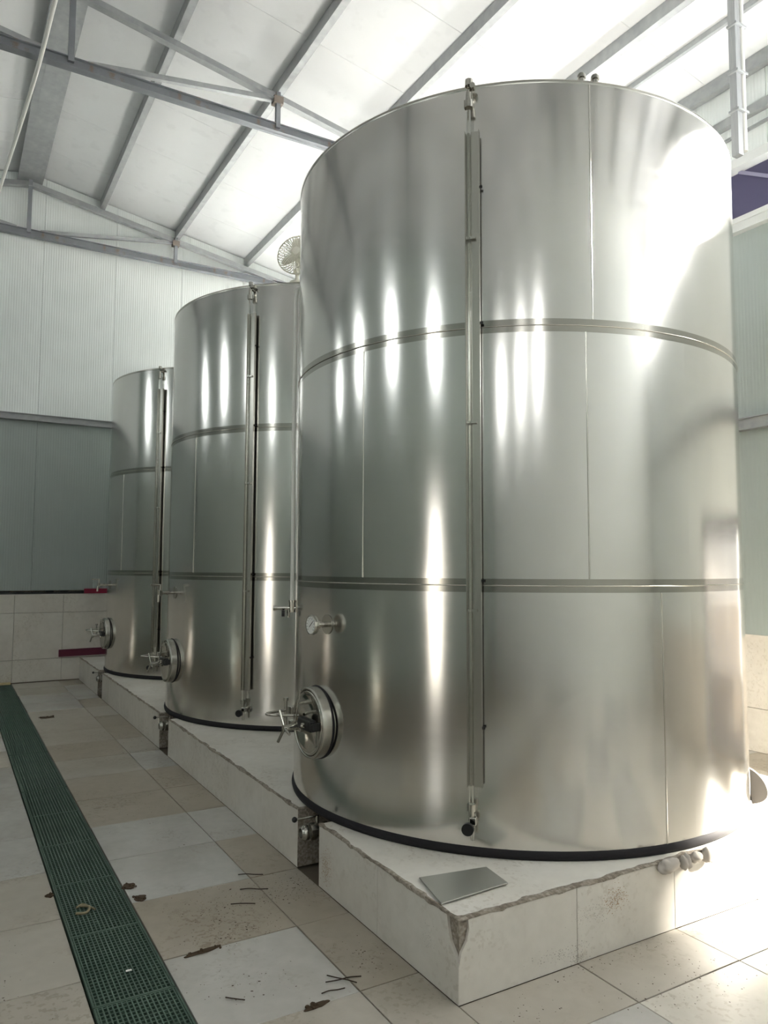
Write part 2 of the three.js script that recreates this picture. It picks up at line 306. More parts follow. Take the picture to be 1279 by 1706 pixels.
{ // left wall and near wall, behind the camera; their openings show in the tanks
  const w = struct('wall_left', null, null, 'left wall with high windows and an open door', 'wall');
  const cut = (holes, u0, u1, y0, y1, mk) => { // rectangles round a row of holes
    const gs = []; let u = u0;
    for (const [a, b, c, d] of holes) { gs.push(mk(u, a, y0, y1)); if (c > y0) gs.push(mk(a, b, y0, c)); gs.push(mk(a, b, d, y1)); u = b; }
    gs.push(mk(u, u1, y0, y1)); return gs;
  };
  const hi = [-9.4, -6.7, -4.0, -1.1].map((z) => [z - 0.3, z + 0.3, 4.2, 5.0]);
  part(w, 'upper_wall', cut(hi, ZF - 0.2, ZN + 0.2, 3.2, 6.0, (a, b, c, d) => bx(XL - 0.2, XL, c, d, a, b)), M.wallGrey);
  part(w, 'lower_wall', [...cut([[-1.48, -0.74, 0, 2.32]], ZF - 0.2, ZN + 0.2, 0, 3.2, (a, b, c, d) => bx(XL - 0.2, XL, c, d, a, b))], M.wallShaded);  // shade of the lower left wall is put into its tint
  let n = 2;
  for (const [a, b, c, d] of hi) {
    const o = struct('window_' + n++, null, null, 'high window in the left wall', 'window');
    part(o, 'window_frame', [bx(XL - 0.12, XL + 0.02, c - 0.03, c + 0.03, a, b), bx(XL - 0.12, XL + 0.02, d - 0.03, d + 0.03, a, b), bx(XL - 0.12, XL + 0.02, c, d, a - 0.03, a + 0.03), bx(XL - 0.12, XL + 0.02, c, d, b - 0.03, b + 0.03), bx(XL - 0.1, XL, c, d, (a + b) / 2 - 0.025, (a + b) / 2 + 0.025)], M.whiteFrame);
    part(o, 'pane', bx(XL - 0.08, XL - 0.075, c, d, a, b), M.glass);
  }
  const dl = struct('door_2', null, null, 'open doorway in the left wall', 'doorway');
  part(dl, 'door_frame', [bx(XL - 0.21, XL + 0.02, 0, 2.32, -1.52, -1.46), bx(XL - 0.21, XL + 0.02, 0, 2.32, -0.76, -0.7), bx(XL - 0.21, XL + 0.02, 2.29, 2.36, -1.52, -0.7)], M.galv);
  const wn = struct('wall_near', null, null, 'near gable wall with three narrow windows', 'wall');
  const hn = [-3.4, -1.75, -0.5].map((x) => [x - 0.22, x + 0.22, 3.9, 4.9]);
  part(wn, 'wall_core', cut(hn, XL - 0.2, XR + 0.25, 0, 6.0, (a, b, c, d) => bx(a, b, c, d, ZN, ZN + 0.2)).concat([slab([[XL - 0.2, 6.0], [XR + 0.25, 6.0], [RX, 7.0]], 0.2, 0.002, [0, 0, ZN], [1, 0, 0], [0, 1, 0])]), M.panelPlain);
  for (const [a, b, c, d] of hn) {
    const o = struct('window_' + n++, null, null, 'narrow window in the near wall', 'window');
    part(o, 'window_frame', [bx(a, b, c - 0.03, c + 0.03, ZN - 0.02, ZN + 0.1), bx(a, b, d - 0.03, d + 0.03, ZN - 0.02, ZN + 0.1), bx(a - 0.03, a + 0.03, c, d, ZN - 0.02, ZN + 0.1), bx(b - 0.03, b + 0.03, c, d, ZN - 0.02, ZN + 0.1)], M.whiteFrame);
    part(o, 'pane', bx(a, b, c, d, ZN + 0.05, ZN + 0.055), M.glass);
  }
}

// ------------------------------------------------------------------ roof: panels, purlins, rooflight sheets
{
  const c = struct('ceiling', null, null, 'pitched roof of white insulated panels on steel purlins', 'roof');
  const strip = (name, xa, xb, z0, z1, mat, t = 0.08) => {
    const L = Math.hypot(xb - xa, roofY(xb) - roofY(xa)), U = V(xb - xa, roofY(xb) - roofY(xa), 0).normalize();
    return part(c, name, slab(rect(0, z0, L, z1), t, 0.003, [xa, roofY(xa), 0], U.toArray(), [0, 0, 1]).applyMatrix4(new THREE.Matrix4()).translate(...(() => { const n = U.clone().cross(V(0, 0, 1)); return n.y < 0 ? n.multiplyScalar(-t).toArray() : [0, 0, 0]; })()), mat);
  };
  for (let z = ZF - 0.2; z < ZN + 0.2; z += 1.0) {
    const z1 = Math.min(z + 0.998, ZN + 0.3);
    strip('roof_panel', XL - 0.3, RX, z, z1, M.roof);
    strip('roof_panel', RX, XR + 0.3, z, z1, M.roof);
  }
  // C-section purlins
  const purlin = (x, w = 0.06, h = 0.125) => {
    const y = purlinY(x) + 0.125 - h, t = 0.004, s = x < RX ? -1 : 1;
    part(c, 'purlin', [bx(x - t / 2, x + t / 2, y, y + h, ZF, ZN), bx(Math.min(x, x + s * w), Math.max(x, x + s * w), y, y + t, ZF, ZN), bx(Math.min(x, x + s * w), Math.max(x, x + s * w), y + h - t, y + h, ZF, ZN), bx(x + s * w - t / 2, x + s * w + t / 2, y, y + 0.018, ZF, ZN)], M.galv);
  };
  part(c, 'ridge_plate', bx(0.69, 0.87, purlinY(0.78) - 0.018, purlinY(0.78) - 0.012, ZF, ZN), M.galv);
  for (const x of [0.69, 0.87, 1.7, 2.78, 3.87, 4.93, 5.42, 5.92, -0.14, -1.22, -2.31, -3.37, -4.4]) purlin(x, x === 5.42 ? 0.03 : 0.065, x === 5.42 ? 0.05 : 0.125);
}
// trusses
const trussSpots = [[-10.93, 'grey steel roof truss against the far wall'], [-6.95, 'grey steel roof truss above the middle tank, nearer of the two in view'], [-2.95, 'grey steel roof truss above the front tank, over the top of the picture'], [1.05, 'grey steel roof truss behind the camera']];
for (const [z, label] of trussSpots) {
  const t = thing('roof_truss', label, 'roof truss', 'roof trusses', [0, 0, z]);
  const topY = (x) => 6.785 - SL * Math.abs(x - RX), BY = 6.05, E0 = RX - 4.1, E1 = RX + 4.1;
  const ang = (a, b, s) => [beam(a, b, 0.008, s), beam([a[0], a[1] - s / 2 + 0.004, a[2]], [b[0], b[1] - s / 2 + 0.004, b[2]], s * 0.9, 0.008)];
  for (const x1 of [XR, XL]) part(t, 'top_chord', [...ang([RX, topY(RX) - 0.045, 0], [x1, topY(x1) - 0.045, 0], 0.085)], M.galv);
  part(t, 'bottom_chord', [...ang([E0, BY, 0], [E1, BY, 0], 0.1), beam([E0, BY + 0.046, 0], [E1, BY + 0.046, 0], 0.06, 0.008)], M.truss);
  part(t, 'king_post', beam([RX, BY, 0.012], [RX, topY(RX), 0.012], 0.05, 0.05, [0, 0, 1]), M.truss);
  for (const s of [-1, 1]) {
    const nx = RX + s * 1.98;
    part(t, 'web_post', beam([nx, BY, 0.012], [nx, topY(nx), 0.012], 0.045, 0.045, [0, 0, 1]), M.truss);
    part(t, 'web_diagonal', beam([RX + s * 0.15, BY + 0.05, -0.02], [nx, topY(nx) - 0.06, -0.02], 0.05, 0.045, [0, 0, 1]), M.galv);
    part(t, 'node_plate', bx(nx - 0.05, nx + 0.05, topY(nx) - 0.125, topY(nx) - 0.05, -0.045, 0.045), M.rust);
  }
}

// ------------------------------------------------------------------ tanks
const R = 1.2966, TX = 2.9823, TZ = [-3.5874, -6.4783, -9.4136];
const shellNoise = (az, y) => {
  const u = az / (2 * Math.PI);
  let d = 0.0022 * (fbm(u, y / 12, 9, 4, 2, 91) - 0.5) + 0.00055 * (vnoise(u * 61, y * 0.5, 61, 99, 92) - 0.5) + 0.00022 * (vnoise(u * 170, y * 0.25, 170, 99, 93) - 0.5);
  for (const b of [1.47, 2.645]) { const e = Math.exp(-(((y - b) / 0.09) ** 2)); d += e * (0.003 * (vnoise(u * 34, y * 1.2, 34, 99, 94) - 0.5) - 0.0012); }
  return d;
};
function shellCourse(y0, y1, off = 0, rows = 22, seg = 512) {
  const pos = [], uv = [], idx = [];
  for (let j = 0; j <= rows; j++) for (let i = 0; i <= seg; i++) {
    const az = (i % seg) / seg * 2 * Math.PI, y = y0 + (y1 - y0) * j / rows, r = R + off + shellNoise(az, y);
    pos.push(r * Math.sin(az), y, r * Math.cos(az)); uv.push(i / seg * 2 * Math.PI * R, y);
  }
  for (let j = 0; j < rows; j++) for (let i = 0; i < seg; i++) { const a = j * (seg + 1) + i, b = a + 1, c = a + seg + 1, d = c + 1; idx.push(a, b, d, a, d, c); }
  const g = new THREE.BufferGeometry(); g.setAttribute('position', new THREE.Float32BufferAttribute(pos, 3)); g.setAttribute('uv', new THREE.Float32BufferAttribute(uv, 2)); g.setIndex(idx); g.computeVertexNormals();
  const n = g.attributes.normal; // close the seam
  for (let j = 0; j <= rows; j++) { const a = j * (seg + 1), b = a + seg, v = V(n.getX(a) + n.getX(b), n.getY(a) + n.getY(b), n.getZ(a) + n.getZ(b)).normalize(); n.setXYZ(a, v.x, v.y, v.z); n.setXYZ(b, v.x, v.y, v.z); }
  return g;
}
const lathe = (pts, seg = 96) => new THREE.LatheGeometry(pts.map((p) => new THREE.Vector2(...p)), seg);
const ring = (y, r, t) => new THREE.TorusGeometry(r, t, 6, 192).rotateX(Math.PI / 2).translate(0, y, 0);
const G = {
  courses: [shellCourse(0.318, 1.44), shellCourse(1.5, 2.615), shellCourse(2.675, 3.79)],
  bands: [shellCourse(1.44, 1.5, 0.0004, 6), shellCourse(2.615, 2.675, 0.0004, 6)],
  welds: [ring(1.47, R + 0.0005, 0.003), ring(2.645, R + 0.0005, 0.003)],
  lid: lathe([[R - 0.004, 3.775], [R - 0.012, 3.8], [0.3, 4.06], [0.0, 4.08]]), rim: lathe([[R - 0.004, 3.787], [R + 0.0015, 3.79], [R + 0.002, 3.806], [R - 0.003, 3.81], [R - 0.02, 3.8]], 160),
  base: lathe([[R - 0.03, 0.296], [R + 0.006, 0.297], [R + 0.01, 0.315], [R + 0.006, 0.333], [R - 0.004, 0.338]], 160), bottom: lathe([[0, 0.3], [R - 0.02, 0.3]], 96),
};
const around = (parent, az, y, name) => { const o = new THREE.Group(); o.name = name; o.position.y = y; o.rotation.y = rad(az); parent.add(o); return o; }; // local z points out of the shell
const moved = (g, m) => g.clone().applyMatrix4(m);
function onShell(az, y, z = R) { return new THREE.Matrix4().makeRotationY(rad(az)).multiply(new THREE.Matrix4().makeTranslation(0, y, z)); }
function makeTank(i, label) {
  const t = thing('storage_tank', label, 'tank', 'steel storage tanks on the plinths', [TX, 0, TZ[i]]);
  ['lower', 'middle', 'upper'].forEach((n, k) => part(t, 'shell_course', G.courses[k], M.steel));
  G.bands.forEach((g, k) => { const b = part(t, 'seam_band', g, M.steelBand, 'polished band along the weld'); part(b, 'weld_bead', G.welds[k], M.weld); });
  part(t, 'lid', G.lid, M.lid); part(t, 'rim', G.rim, M.satin); part(t, 'base_seal', G.base, M.rubber, 'black rubber seal under the shell'); part(t, 'tank_bottom', G.bottom, M.satin);
  // vertical weld seams of the courses
  for (const [az, y0, y1] of [[-72.5, 1.5, 2.615], [-24, 1.5, 2.615], [-22.5, 2.675, 3.79], [-130, 2.675, 3.79], [-8, 0.318, 1.44], [-118, 0.318, 1.44]]) {
    const A = onShell(az, 0);
    part(t, 'vertical_weld', moved(merged([cyl(0.0038, y1 - y0, 'y', 0, (y0 + y1) / 2, -0.0012, 12)]), A), M.weld);
  }
  // sight gauge: U-channel with glass tube, brackets, elbow and drain cock
  {
    const A = onShell(-46.9, 0), m = (g) => moved(merged(g), A), z0 = 0.022;
    const ch = part(t, 'gauge_channel', m([bx(-0.019, 0.048, 0.6, 3.56, z0, z0 + 0.003), bx(-0.019, -0.016, 0.6, 3.56, z0, z0 + 0.03), bx(0.045, 0.048, 0.6, 3.56, z0, z0 + 0.03), bx(0.009, 0.045, 0.6, 3.56, z0 + 0.012, z0 + 0.015)]), M.satin);
    for (const y of [0.85, 1.49, 2.66, 3.3]) part(ch, 'bracket', m([bx(-0.02, 0.02, y - 0.02, y + 0.02, 0, z0), bx(-0.015, 0.058, y - 0.006, y + 0.006, z0 - 0.004, z0)]), M.black);
    for (const y of [1.36, 2.2, 3.05]) part(ch, 'clip', m([bx(-0.012, 0.03, y - 0.006, y + 0.006, z0 + 0.003, z0 + 0.03)]), M.satin);
    part(t, 'gauge_tube', m([cyl(0.0105, 3.2, 'y', 0, 2.1, z0 + 0.022, 14)]), M.tubeGlass, 'clear level tube');
    const el = part(t, 'gauge_elbow', m([tube([[0, 3.68, z0 + 0.022], [0, 3.735, z0 + 0.022], [0, 3.765, z0 + 0.008], [0, 3.765, -0.01]], 0.013, 14), cyl(0.022, 0.035, 'y', 0, 3.69, z0 + 0.022, 6)]), M.polish);
    part(el, 'cap', m([cyl(0.019, 0.03, 'y', 0, 3.8, z0 + 0.012, 8), cyl(0.013, 0.03, 'z', 0.02, 3.775, z0 + 0.02, 10)]), M.polish);
    const vb = part(t, 'gauge_valve', m([cyl(0.02, 0.03, 'y', 0, 0.515, z0 + 0.022, 6), cyl(0.013, 0.08, 'y', 0, 0.47, z0 + 0.022, 12), cyl(0.014, 0.05, 'z', 0, 0.46, 0.02, 12), cyl(0.009, 0.06, 'y', 0.006, 0.41, z0 + 0.03, 10), rbx(0.032, 0.034, 0.032, 0.006, 0.008, 0.46, z0 + 0.024)]), M.polish);
    part(vb, 'knob', m([cyl(0.026, 0.02, 'z', -0.008, 0.437, z0 + 0.07, 18), cyl(0.007, 0.04, 'z', -0.008, 0.437, z0 + 0.045, 8)]), M.black);
  }
  // manway
  {
    const A = onShell(-89, 0.752, R - 0.012), m = (g) => moved(merged(g), A), L = (pts, s = 48) => lathe(pts, s).rotateX(Math.PI / 2);
    const nk = part(t, 'manway_neck', m([L([[0.176, 0], [0.18, 0.01], [0.18, 0.058], [0.176, 0.068], [0.168, 0.068], [0.164, 0.06], [0.164, 0.0]])]), M.satin);
    part(nk, 'gasket', m([L([[0.18, 0.004], [0.185, 0.006], [0.185, 0.013], [0.18, 0.016]])]), M.rubber);
    const door = part(t, 'manway_door', m([L([[0, 0.045], [0.05, 0.047], [0.1, 0.053], [0.14, 0.064], [0.156, 0.07], [0.163, 0.064], [0.163, 0.04]])]), M.polish);
    part(door, 'yoke', m([rbx(0.15, 0.06, 0.045, 0.012, 0.03, 0, 0.085), rbx(0.03, 0.04, 0.05, 0.008, 0.12, 0, 0.08)]), M.black);
    part(door, 'yoke_bolt', m([cyl(0.013, 0.02, 'z', 0.05, 0, 0.113, 12)]), M.polish);
    part(door, 'handle_hub', m([cyl(0.017, 0.11, 'z', -0.05, -0.025, 0.125, 14), rbx(0.05, 0.05, 0.03, 0.008, -0.05, -0.025, 0.085)]), M.polish);
    part(door, 'tee_handle', m([bar([-0.05, -0.025, 0.172], [-0.085, 0.06, 0.185], 0.0075), bar([-0.05, -0.025, 0.172], [-0.09, -0.1, 0.19], 0.0075), bar([-0.05, -0.025, 0.172], [0.03, -0.04, 0.18], 0.0075)]), M.polish);
    const hg = part(t, 'manway_hinge', m([rbx(0.05, 0.05, 0.09, 0.006, -0.19, 0.03, 0.04), rbx(0.04, 0.03, 0.06, 0.006, -0.17, -0.03, 0.06)]), M.satin);
    part(hg, 'hinge_pin', m([bar([-0.2, -0.055, 0.1], [-0.2, 0.085, 0.1], 0.009), bar([-0.2, 0.085, 0.1], [-0.2, 0.1, 0.1], 0.014)]), M.satin);
    part(hg, 'lift_handle', m([tube([[-0.1, 0.02, 0.07], [-0.12, 0.025, 0.15], [-0.14, 0.03, 0.21], [-0.165, 0.032, 0.225], [-0.185, 0.033, 0.19], [-0.2, 0.034, 0.1]], 0.0075, 30)]), M.polish);
    part(door, 'stay_rod', m([bar([-0.06, 0.16, 0.08], [-0.075, 0.0, 0.1], 0.004, 8)]), M.polish);
  }
  // fittings at eye height
  if (i === 0) {
    const A = onShell(-84.7, 1.257, R), m = (g) => moved(merged(g), A);
    const th = part(t, 'thermometer', m([cyl(0.014, 0.075, 'z', 0, 0, 0.04, 12), cyl(0.02, 0.02, 'z', 0, 0, 0.055, 6), cyl(0.046, 0.022, 'z', 0, 0, 0.085, 32), lathe([[0.046, 0], [0.05, 0.006], [0.05, 0.02], [0.046, 0.022], [0.043, 0.02]], 32).rotateX(Math.PI / 2).translate(0, 0, 0.078)]), M.polish);
    part(th, 'dial_face', m([cyl(0.043, 0.002, 'z', 0, 0, 0.0975, 32)]), M.dial);
    part(th, 'needle', m([beam([-0.012, -0.01, 0.0992], [0.022, 0.018, 0.0992], 0.003, 0.0012, [0, 0, 1])]), M.black);
    const mk = []; for (let k = 0; k < 11; k++) { const a = rad(-130 + 26 * k); mk.push(beam([0.031 * Math.sin(a), 0.031 * Math.cos(a), 0.099], [0.039 * Math.sin(a), 0.039 * Math.cos(a), 0.099], 0.002, 0.0008, [0, 0, 1])); }
    part(th, 'dial_marks', m(mk), M.black);
    part(t, 'weld_pad', m([cyl(0.05, 0.004, 'z', 0, 0, 0.002, 32)]), M.satin);
    // level pipe with tap on the far flank
    const B = onShell(-114.5, 0, R + 0.022), n = (g) => moved(merged(g), B);
    const lp = part(t, 'level_pipe', n([tube([[0, 1.33, 0], [0, 1.8, 0], [0, 2.4, 0.002], [0, 3.0, 0], [0, 3.18, 0], [0, 3.25, -0.012], [0, 3.27, -0.05]], 0.012, 40, 12)]), M.white, 'pale plastic pipe');
    part(lp, 'tap', n([cyl(0.018, 0.06, 'y', 0, 1.31, 0, 8), cyl(0.012, 0.13, 'z', 0, 1.305, 0.035, 12), cyl(0.016, 0.02, 'z', 0, 1.305, 0.1, 8), cyl(0.01, 0.05, 'y', 0, 1.275, 0.02, 10), cyl(0.022, 0.012, 'y', 0, 1.345, 0, 12)]), M.polish);
    part(lp, 'tap_knob', n([cyl(0.02, 0.018, 'z', 0.03, 1.275, 0.05, 14), cyl(0.006, 0.04, 'x', 0.015, 1.28, 0.05, 8)]), M.black);
  } else {
    const A = onShell(-87, 1.325, R), m = (g) => moved(merged(g), A);
    const tp = part(t, 'sample_tap', m([cyl(0.012, 0.12, 'z', 0, 0, 0.06, 12), cyl(0.018, 0.02, 'z', 0, 0, 0.07, 6), rbx(0.032, 0.05, 0.032, 0.006, 0, 0.0, 0.125), cyl(0.009, 0.05, 'y', 0, 0.045, 0.125, 10), cyl(0.012, 0.06, 'y', 0, -0.045, 0.14, 12)]), M.polish);
    part(tp, 'tap_handle', m([bar([-0.01, 0.065, 0.115], [0.0, 0.068, 0.21], 0.008)]), M.polish);
    part(t, 'weld_pad', m([cyl(0.05, 0.004, 'z', 0, 0, 0.002, 32)]), M.satin);
  }
  // bottom outlet in the plinth slot
  {
    const zc = [(D1 + C0) / 2, (C1 + B0) / 2, (B1 + A0) / 2][i] - TZ[i], x0 = XP - TX;
    const dv = part(t, 'drain_valve', [tube([[x0 + 0.5, 0.31, zc], [x0 + 0.48, 0.24, zc], [x0 + 0.4, 0.215, zc], [x0 + 0.1, 0.215, zc]], 0.026, 24, 14), cyl(0.036, 0.03, 'x', x0 + 0.09, 0.215, zc, 24), cyl(0.042, 0.03, 'x', x0 + 0.02, 0.215, zc, 24), cyl(0.03, 0.07, 'x', x0 + 0.055, 0.215, zc, 20), lathe([[0.024, 0], [0.038, 0], [0.038, 0.02], [0.026, 0.035], [0.024, 0.035]], 24).rotateZ(Math.PI / 2).translate(x0 - 0.005, 0.215, zc), cyl(0.01, 0.05, 'y', x0 + 0.05, 0.265, zc, 10)], M.satin);
    part(dv, 'valve_lever', [bar([x0 + 0.05, 0.285, zc], [x0 - 0.075, 0.292, zc + 0.012], 0.005)], M.polish);
    part(dv, 'lever_knob', new THREE.SphereGeometry(0.014, 14, 10).translate(x0 - 0.08, 0.292, zc + 0.012), M.black);
  }
  // rim lugs
  for (const az of [-23.5, -20.5]) part(t, 'rim_lug', moved(merged([cyl(0.014, 0.05, 'y', 0, 3.835, -0.03, 12), cyl(0.02, 0.014, 'y', 0, 3.845, -0.03, 12)]), onShell(az, 0)), M.polish);
  return t;
}
const nearTank = makeTank(0, 'largest, nearest stainless steel tank with a round thermometer beside its manway');
makeTank(1, 'middle stainless steel tank of the row, behind the nearest one');
makeTank(2, 'farthest stainless steel tank, standing by the far wall');

// ------------------------------------------------------------------ tiled plinths under the tanks
const rough = (x0, x1, z0, z1, y, w, side, seedA) => { // rough mortar fillet along an edge; side: 'left' (x0) or 'front' (z1)
  const n = Math.round((side === 'left' ? z1 - z0 : x1 - x0) / 0.02), pos = [], idx = [];
  for (let k = 0; k <= n; k++) {
    const f = k / n, a = side === 'left' ? z0 + (z1 - z0) * f : x0 + (x1 - x0) * f, j = (s, q) => (fbm(k / 130, 0.3, 40, 3, 4, Math.round(seedA) + s * 17) - 0.5) * q;
    const inn = w * (0.75 + j(1, 1.5)), drop = 0.006 + Math.max(0, j(2, 0.035)), hgt = 0.0015 + Math.max(0, j(3, 0.007)), out = 0.0025;
    const row = side === 'left' ? [[x0 + inn, y + 0.0005, a], [x0 + inn * 0.5, y + hgt, a], [x0 - out, y + hgt * 0.7, a], [x0 - out, y - drop, a]] : [[a, y + 0.0005, z1 - inn], [a, y + hgt, z1 - inn * 0.5], [a, y + hgt * 0.7, z1 + out], [a, y - drop, z1 + out]];
    row.forEach((p) => pos.push(...p));
    if (k < n) for (let q = 0; q < 3; q++) { const b = k * 4 + q; if (side === 'left') idx.push(b, b + 1, b + 4, b + 1, b + 5, b + 4); else idx.push(b, b + 1, b + 4, b + 1, b + 5, b + 4); }
  }
  const g = new THREE.BufferGeometry(); g.setAttribute('position', new THREE.Float32BufferAttribute(pos, 3));
  const uv = []; for (let k = 0; k < pos.length; k += 3) uv.push(pos[k] + pos[k + 1], pos[k + 2] + pos[k + 1]); g.setAttribute('uv', new THREE.Float32BufferAttribute(uv, 2));
  g.setIndex(idx); g.computeVertexNormals(); return g.toNonIndexed();
};
function plinth(label, z0, z1, o = {}) {
  const X1 = 4.35, t = 0.012, H = HP;
  const p = thing('tank_plinth', label, 'plinth', 'tiled plinths in a row under the tanks', [0, 0, 0]);
  part(p, 'core', bx(XP + t, X1, 0, H - 0.006, z0 + t, z1 - t), M.mortar);
  part(p, 'plaster_top', slab(rect(XP + 0.004, -(z1 - 0.004), X1, -(z0 + 0.004)), 0.006, 0.001, [0, H - 0.006, 0], [1, 0, 0], [0, 0, -1]), M.top);
  // left face tiles (towards -x); 2-D coords (z, y)
  const zt = [z1]; let z = z1; const widths = o.widths ?? []; let k = 0;
  while (z - (widths[k] ?? P) > z0 + 0.05) { z -= widths[k++] ?? P; zt.push(z); } zt.push(z0);
  for (let q = 0; q + 1 < zt.length; q++) {
    const a = zt[q + 1] + 0.001, b = zt[q] - 0.001, top = H - 0.008;
    let pts = rect(a, 0, b, top);
    if (q === 0 && o.chip) pts = [[a, 0], [b, 0], ...o.chip.map(([dz, dy]) => [b - dz, top - dy]), [a, top]];
    part(p, 'face_tile', slab(pts, t, 0.001, [XP + t, 0, 0], [0, 0, 1], [0, 1, 0]).translate(-t * 2 * 0, 0, 0), M.face).userData = {};
  }
  // front face tiles (towards +z)
  for (let x = XP; x < X1; x += P) {
    const a = x + 0.001, b = Math.min(x + P, X1) - 0.001, top = H - 0.008;
    let pts = rect(a, 0, b, top);
    if (x === XP && o.chipFront) pts = [[a, 0], [b, 0], [b, top], ...o.chipFront.map(([dx, dy]) => [a + dx, top - dy])];
    part(p, 'face_tile', slab(pts, t, 0.001, [0, 0, z1 - t], [1, 0, 0], [0, 1, 0]), o.frontMat ?? M.face);
  }
  part(p, 'rear_face', bx(XP + t, X1, 0, H - 0.008, z0, z0 + t), M.mortar);
  part(p, 'mortar_edge', [rough(XP, X1, z0, z1, H, 0.02, 'left', 100 + z0 * 7), rough(XP, X1, z0, z1, H, 0.026, 'front', 140 + z0 * 7)], M.mortar, 'rough grey mortar along the top edges');
  return p;
}
// left faces look towards -x: slab's U=(0,0,1), V=up gives normal -x
const nearPlinth = plinth('nearest tiled plinth with a broken front corner, under the front tank', D1, D0, { widths: [0.582, 0.58], chip: [[0.0, 0.155], [0.018, 0.118], [0.05, 0.085], [0.062, 0.045], [0.07, 0.0]], chipFront: [[0.042, 0.0], [0.047, 0.035], [0.036, 0.075], [0.012, 0.11], [0.0, 0.155]] });
plinth('long tiled plinth between the front and middle tank outlets', C1, C0, { widths: [0.51] , frontMat: M.mortar });
plinth('long tiled plinth between the middle and farthest tank outlets', B1, B0, { widths: [0.55], frontMat: M.mortar, chip: [[0, 0.27], [0.04, 0.12], [0.075, 0.02], [0.085, 0]] });
plinth('short tiled plinth against the far wall', ZF + 0.01, A0, { frontMat: M.mortar });
{ // rust and scuff marks on the tile faces of the nearest plinth: grains, each with its own edge
  const dot = new THREE.CircleGeometry(1, 6), rusty = [], scuff = [];
  const put = (list, front, a, y, sa, sy, n, s0, s1) => { for (let k = 0; k < n; k++) { const t = rr(0, 6.28), q = Math.sqrt(-2 * Math.log(1 - 0.97 * rnd())) * 0.5, s = rr(s0, s1), g = dot.clone().scale(s * rr(0.6, 2.2), s, 1).rotateZ(rr(-0.5, 0.5)), p = a + Math.cos(t) * q * sa, h = Math.min(HP - 0.02, Math.max(0.004, y + Math.sin(t) * q * sy)); list.push(front ? g.translate(p, h, D0 + 0.0006) : g.rotateY(-Math.PI / 2).translate(XP - 0.0006, h, p)); } };
  put(rusty, true, 2.42, 0.2, 0.07, 0.05, 260, 0.0006, 0.0022); put(rusty, false, -3.33, 0.11, 0.06, 0.09, 420, 0.0005, 0.002);
  put(scuff, true, 2.12, 0.06, 0.18, 0.03, 160, 0.0006, 0.002); put(scuff, false, -2.45, 0.16, 0.05, 0.06, 90, 0.0005, 0.0014); put(scuff, true, 2.3, 0.17, 0.14, 0.05, 140, 0.0006, 0.0018); put(scuff, true, 2.21, 0.02, 0.05, 0.02, 90, 0.0008, 0.002);
  part(nearPlinth, 'rust_smudge', rusty, M.rustStain, 'brown rust smudges').userData.kind = 'stuff'; part(nearPlinth, 'scuff_marks', scuff, M.scuff, 'grey scuff marks').userData.kind = 'stuff';
}
// steel plate lying on the nearest plinth
tagged('steel_plate', slab([[1.693, 2.608], [1.637, 2.37], [1.971, 2.391], [1.995, 2.56]].map(([x, z]) => [x, -z]).reverse().map(([x, y]) => [x, -y]).map(([x, z]) => [x, z]).map(([x, z]) => [x, z]), 0.005, 0.0008, [0, HP + 0.006, 0], [1, 0, 0], [0, 0, -1]), M.plate, 'loose grey steel plate lying on the front corner of the nearest plinth', 'steel plate');
// lumps of sealant under the front of the nearest tank
const lump = (w, h, d, s) => { const g = mergeVertices(new THREE.SphereGeometry(1, 18, 12).deleteAttribute('uv').deleteAttribute('normal')), p = g.attributes.position; for (let i = 0; i < p.count; i++) { const v = V(p.getX(i), p.getY(i), p.getZ(i)), k = 1 + 0.9 * (fbm((v.x + 1) / 4, (v.y + v.z + 2) / 6, 8, 8, 3, s) - 0.5); p.setXYZ(i, v.x * k * w, v.y * k * h, v.z * k * d); } g.computeVertexNormals(); return g; };
[[2.72, 0.278, 0.055, 0.03, 'leftmost'], [2.83, 0.272, 0.024, 0.034, 'second from the left'], [2.9, 0.282, 0.034, 0.024, 'second from the right'], [2.99, 0.276, 0.042, 0.04, 'rightmost']].forEach(([x, y, w, h, n], k) => {
  const az = Math.atan2(x - TX, Math.sqrt(R * R - (x - TX) ** 2));
  tagged('sealant_lump', lump(w, h, 0.022, 200 + k * 9), M.foam, `${n} of the pale sealant lumps under the nearest tank's seal`, 'sealant', 'sealant lumps under the nearest tank', [x, y, Math.max(TZ[0] + Math.cos(az) * (R + 0.016), D0 + 0.018)]);
});
{ // curved flap of seal standing out at the right flank of the nearest tank
  const s = new THREE.Shape(); s.moveTo(0, 0); s.quadraticCurveTo(0.085, 0.015, 0.075, 0.075); s.quadraticCurveTo(0.06, 0.14, 0.0, 0.175); s.lineTo(0, 0);
  const g = new THREE.ExtrudeGeometry(s, { depth: 0.03, bevelEnabled: true, bevelSize: 0.004, bevelThickness: 0.004, bevelSegments: 2 });
  g.rotateY(-Math.PI / 2).applyMatrix4(onShell(37, HP + 0.012, R + 0.006));
  part(nearTank, 'seal_flap', g, M.flap, 'grey rounded flap at the foot of the shell');
}

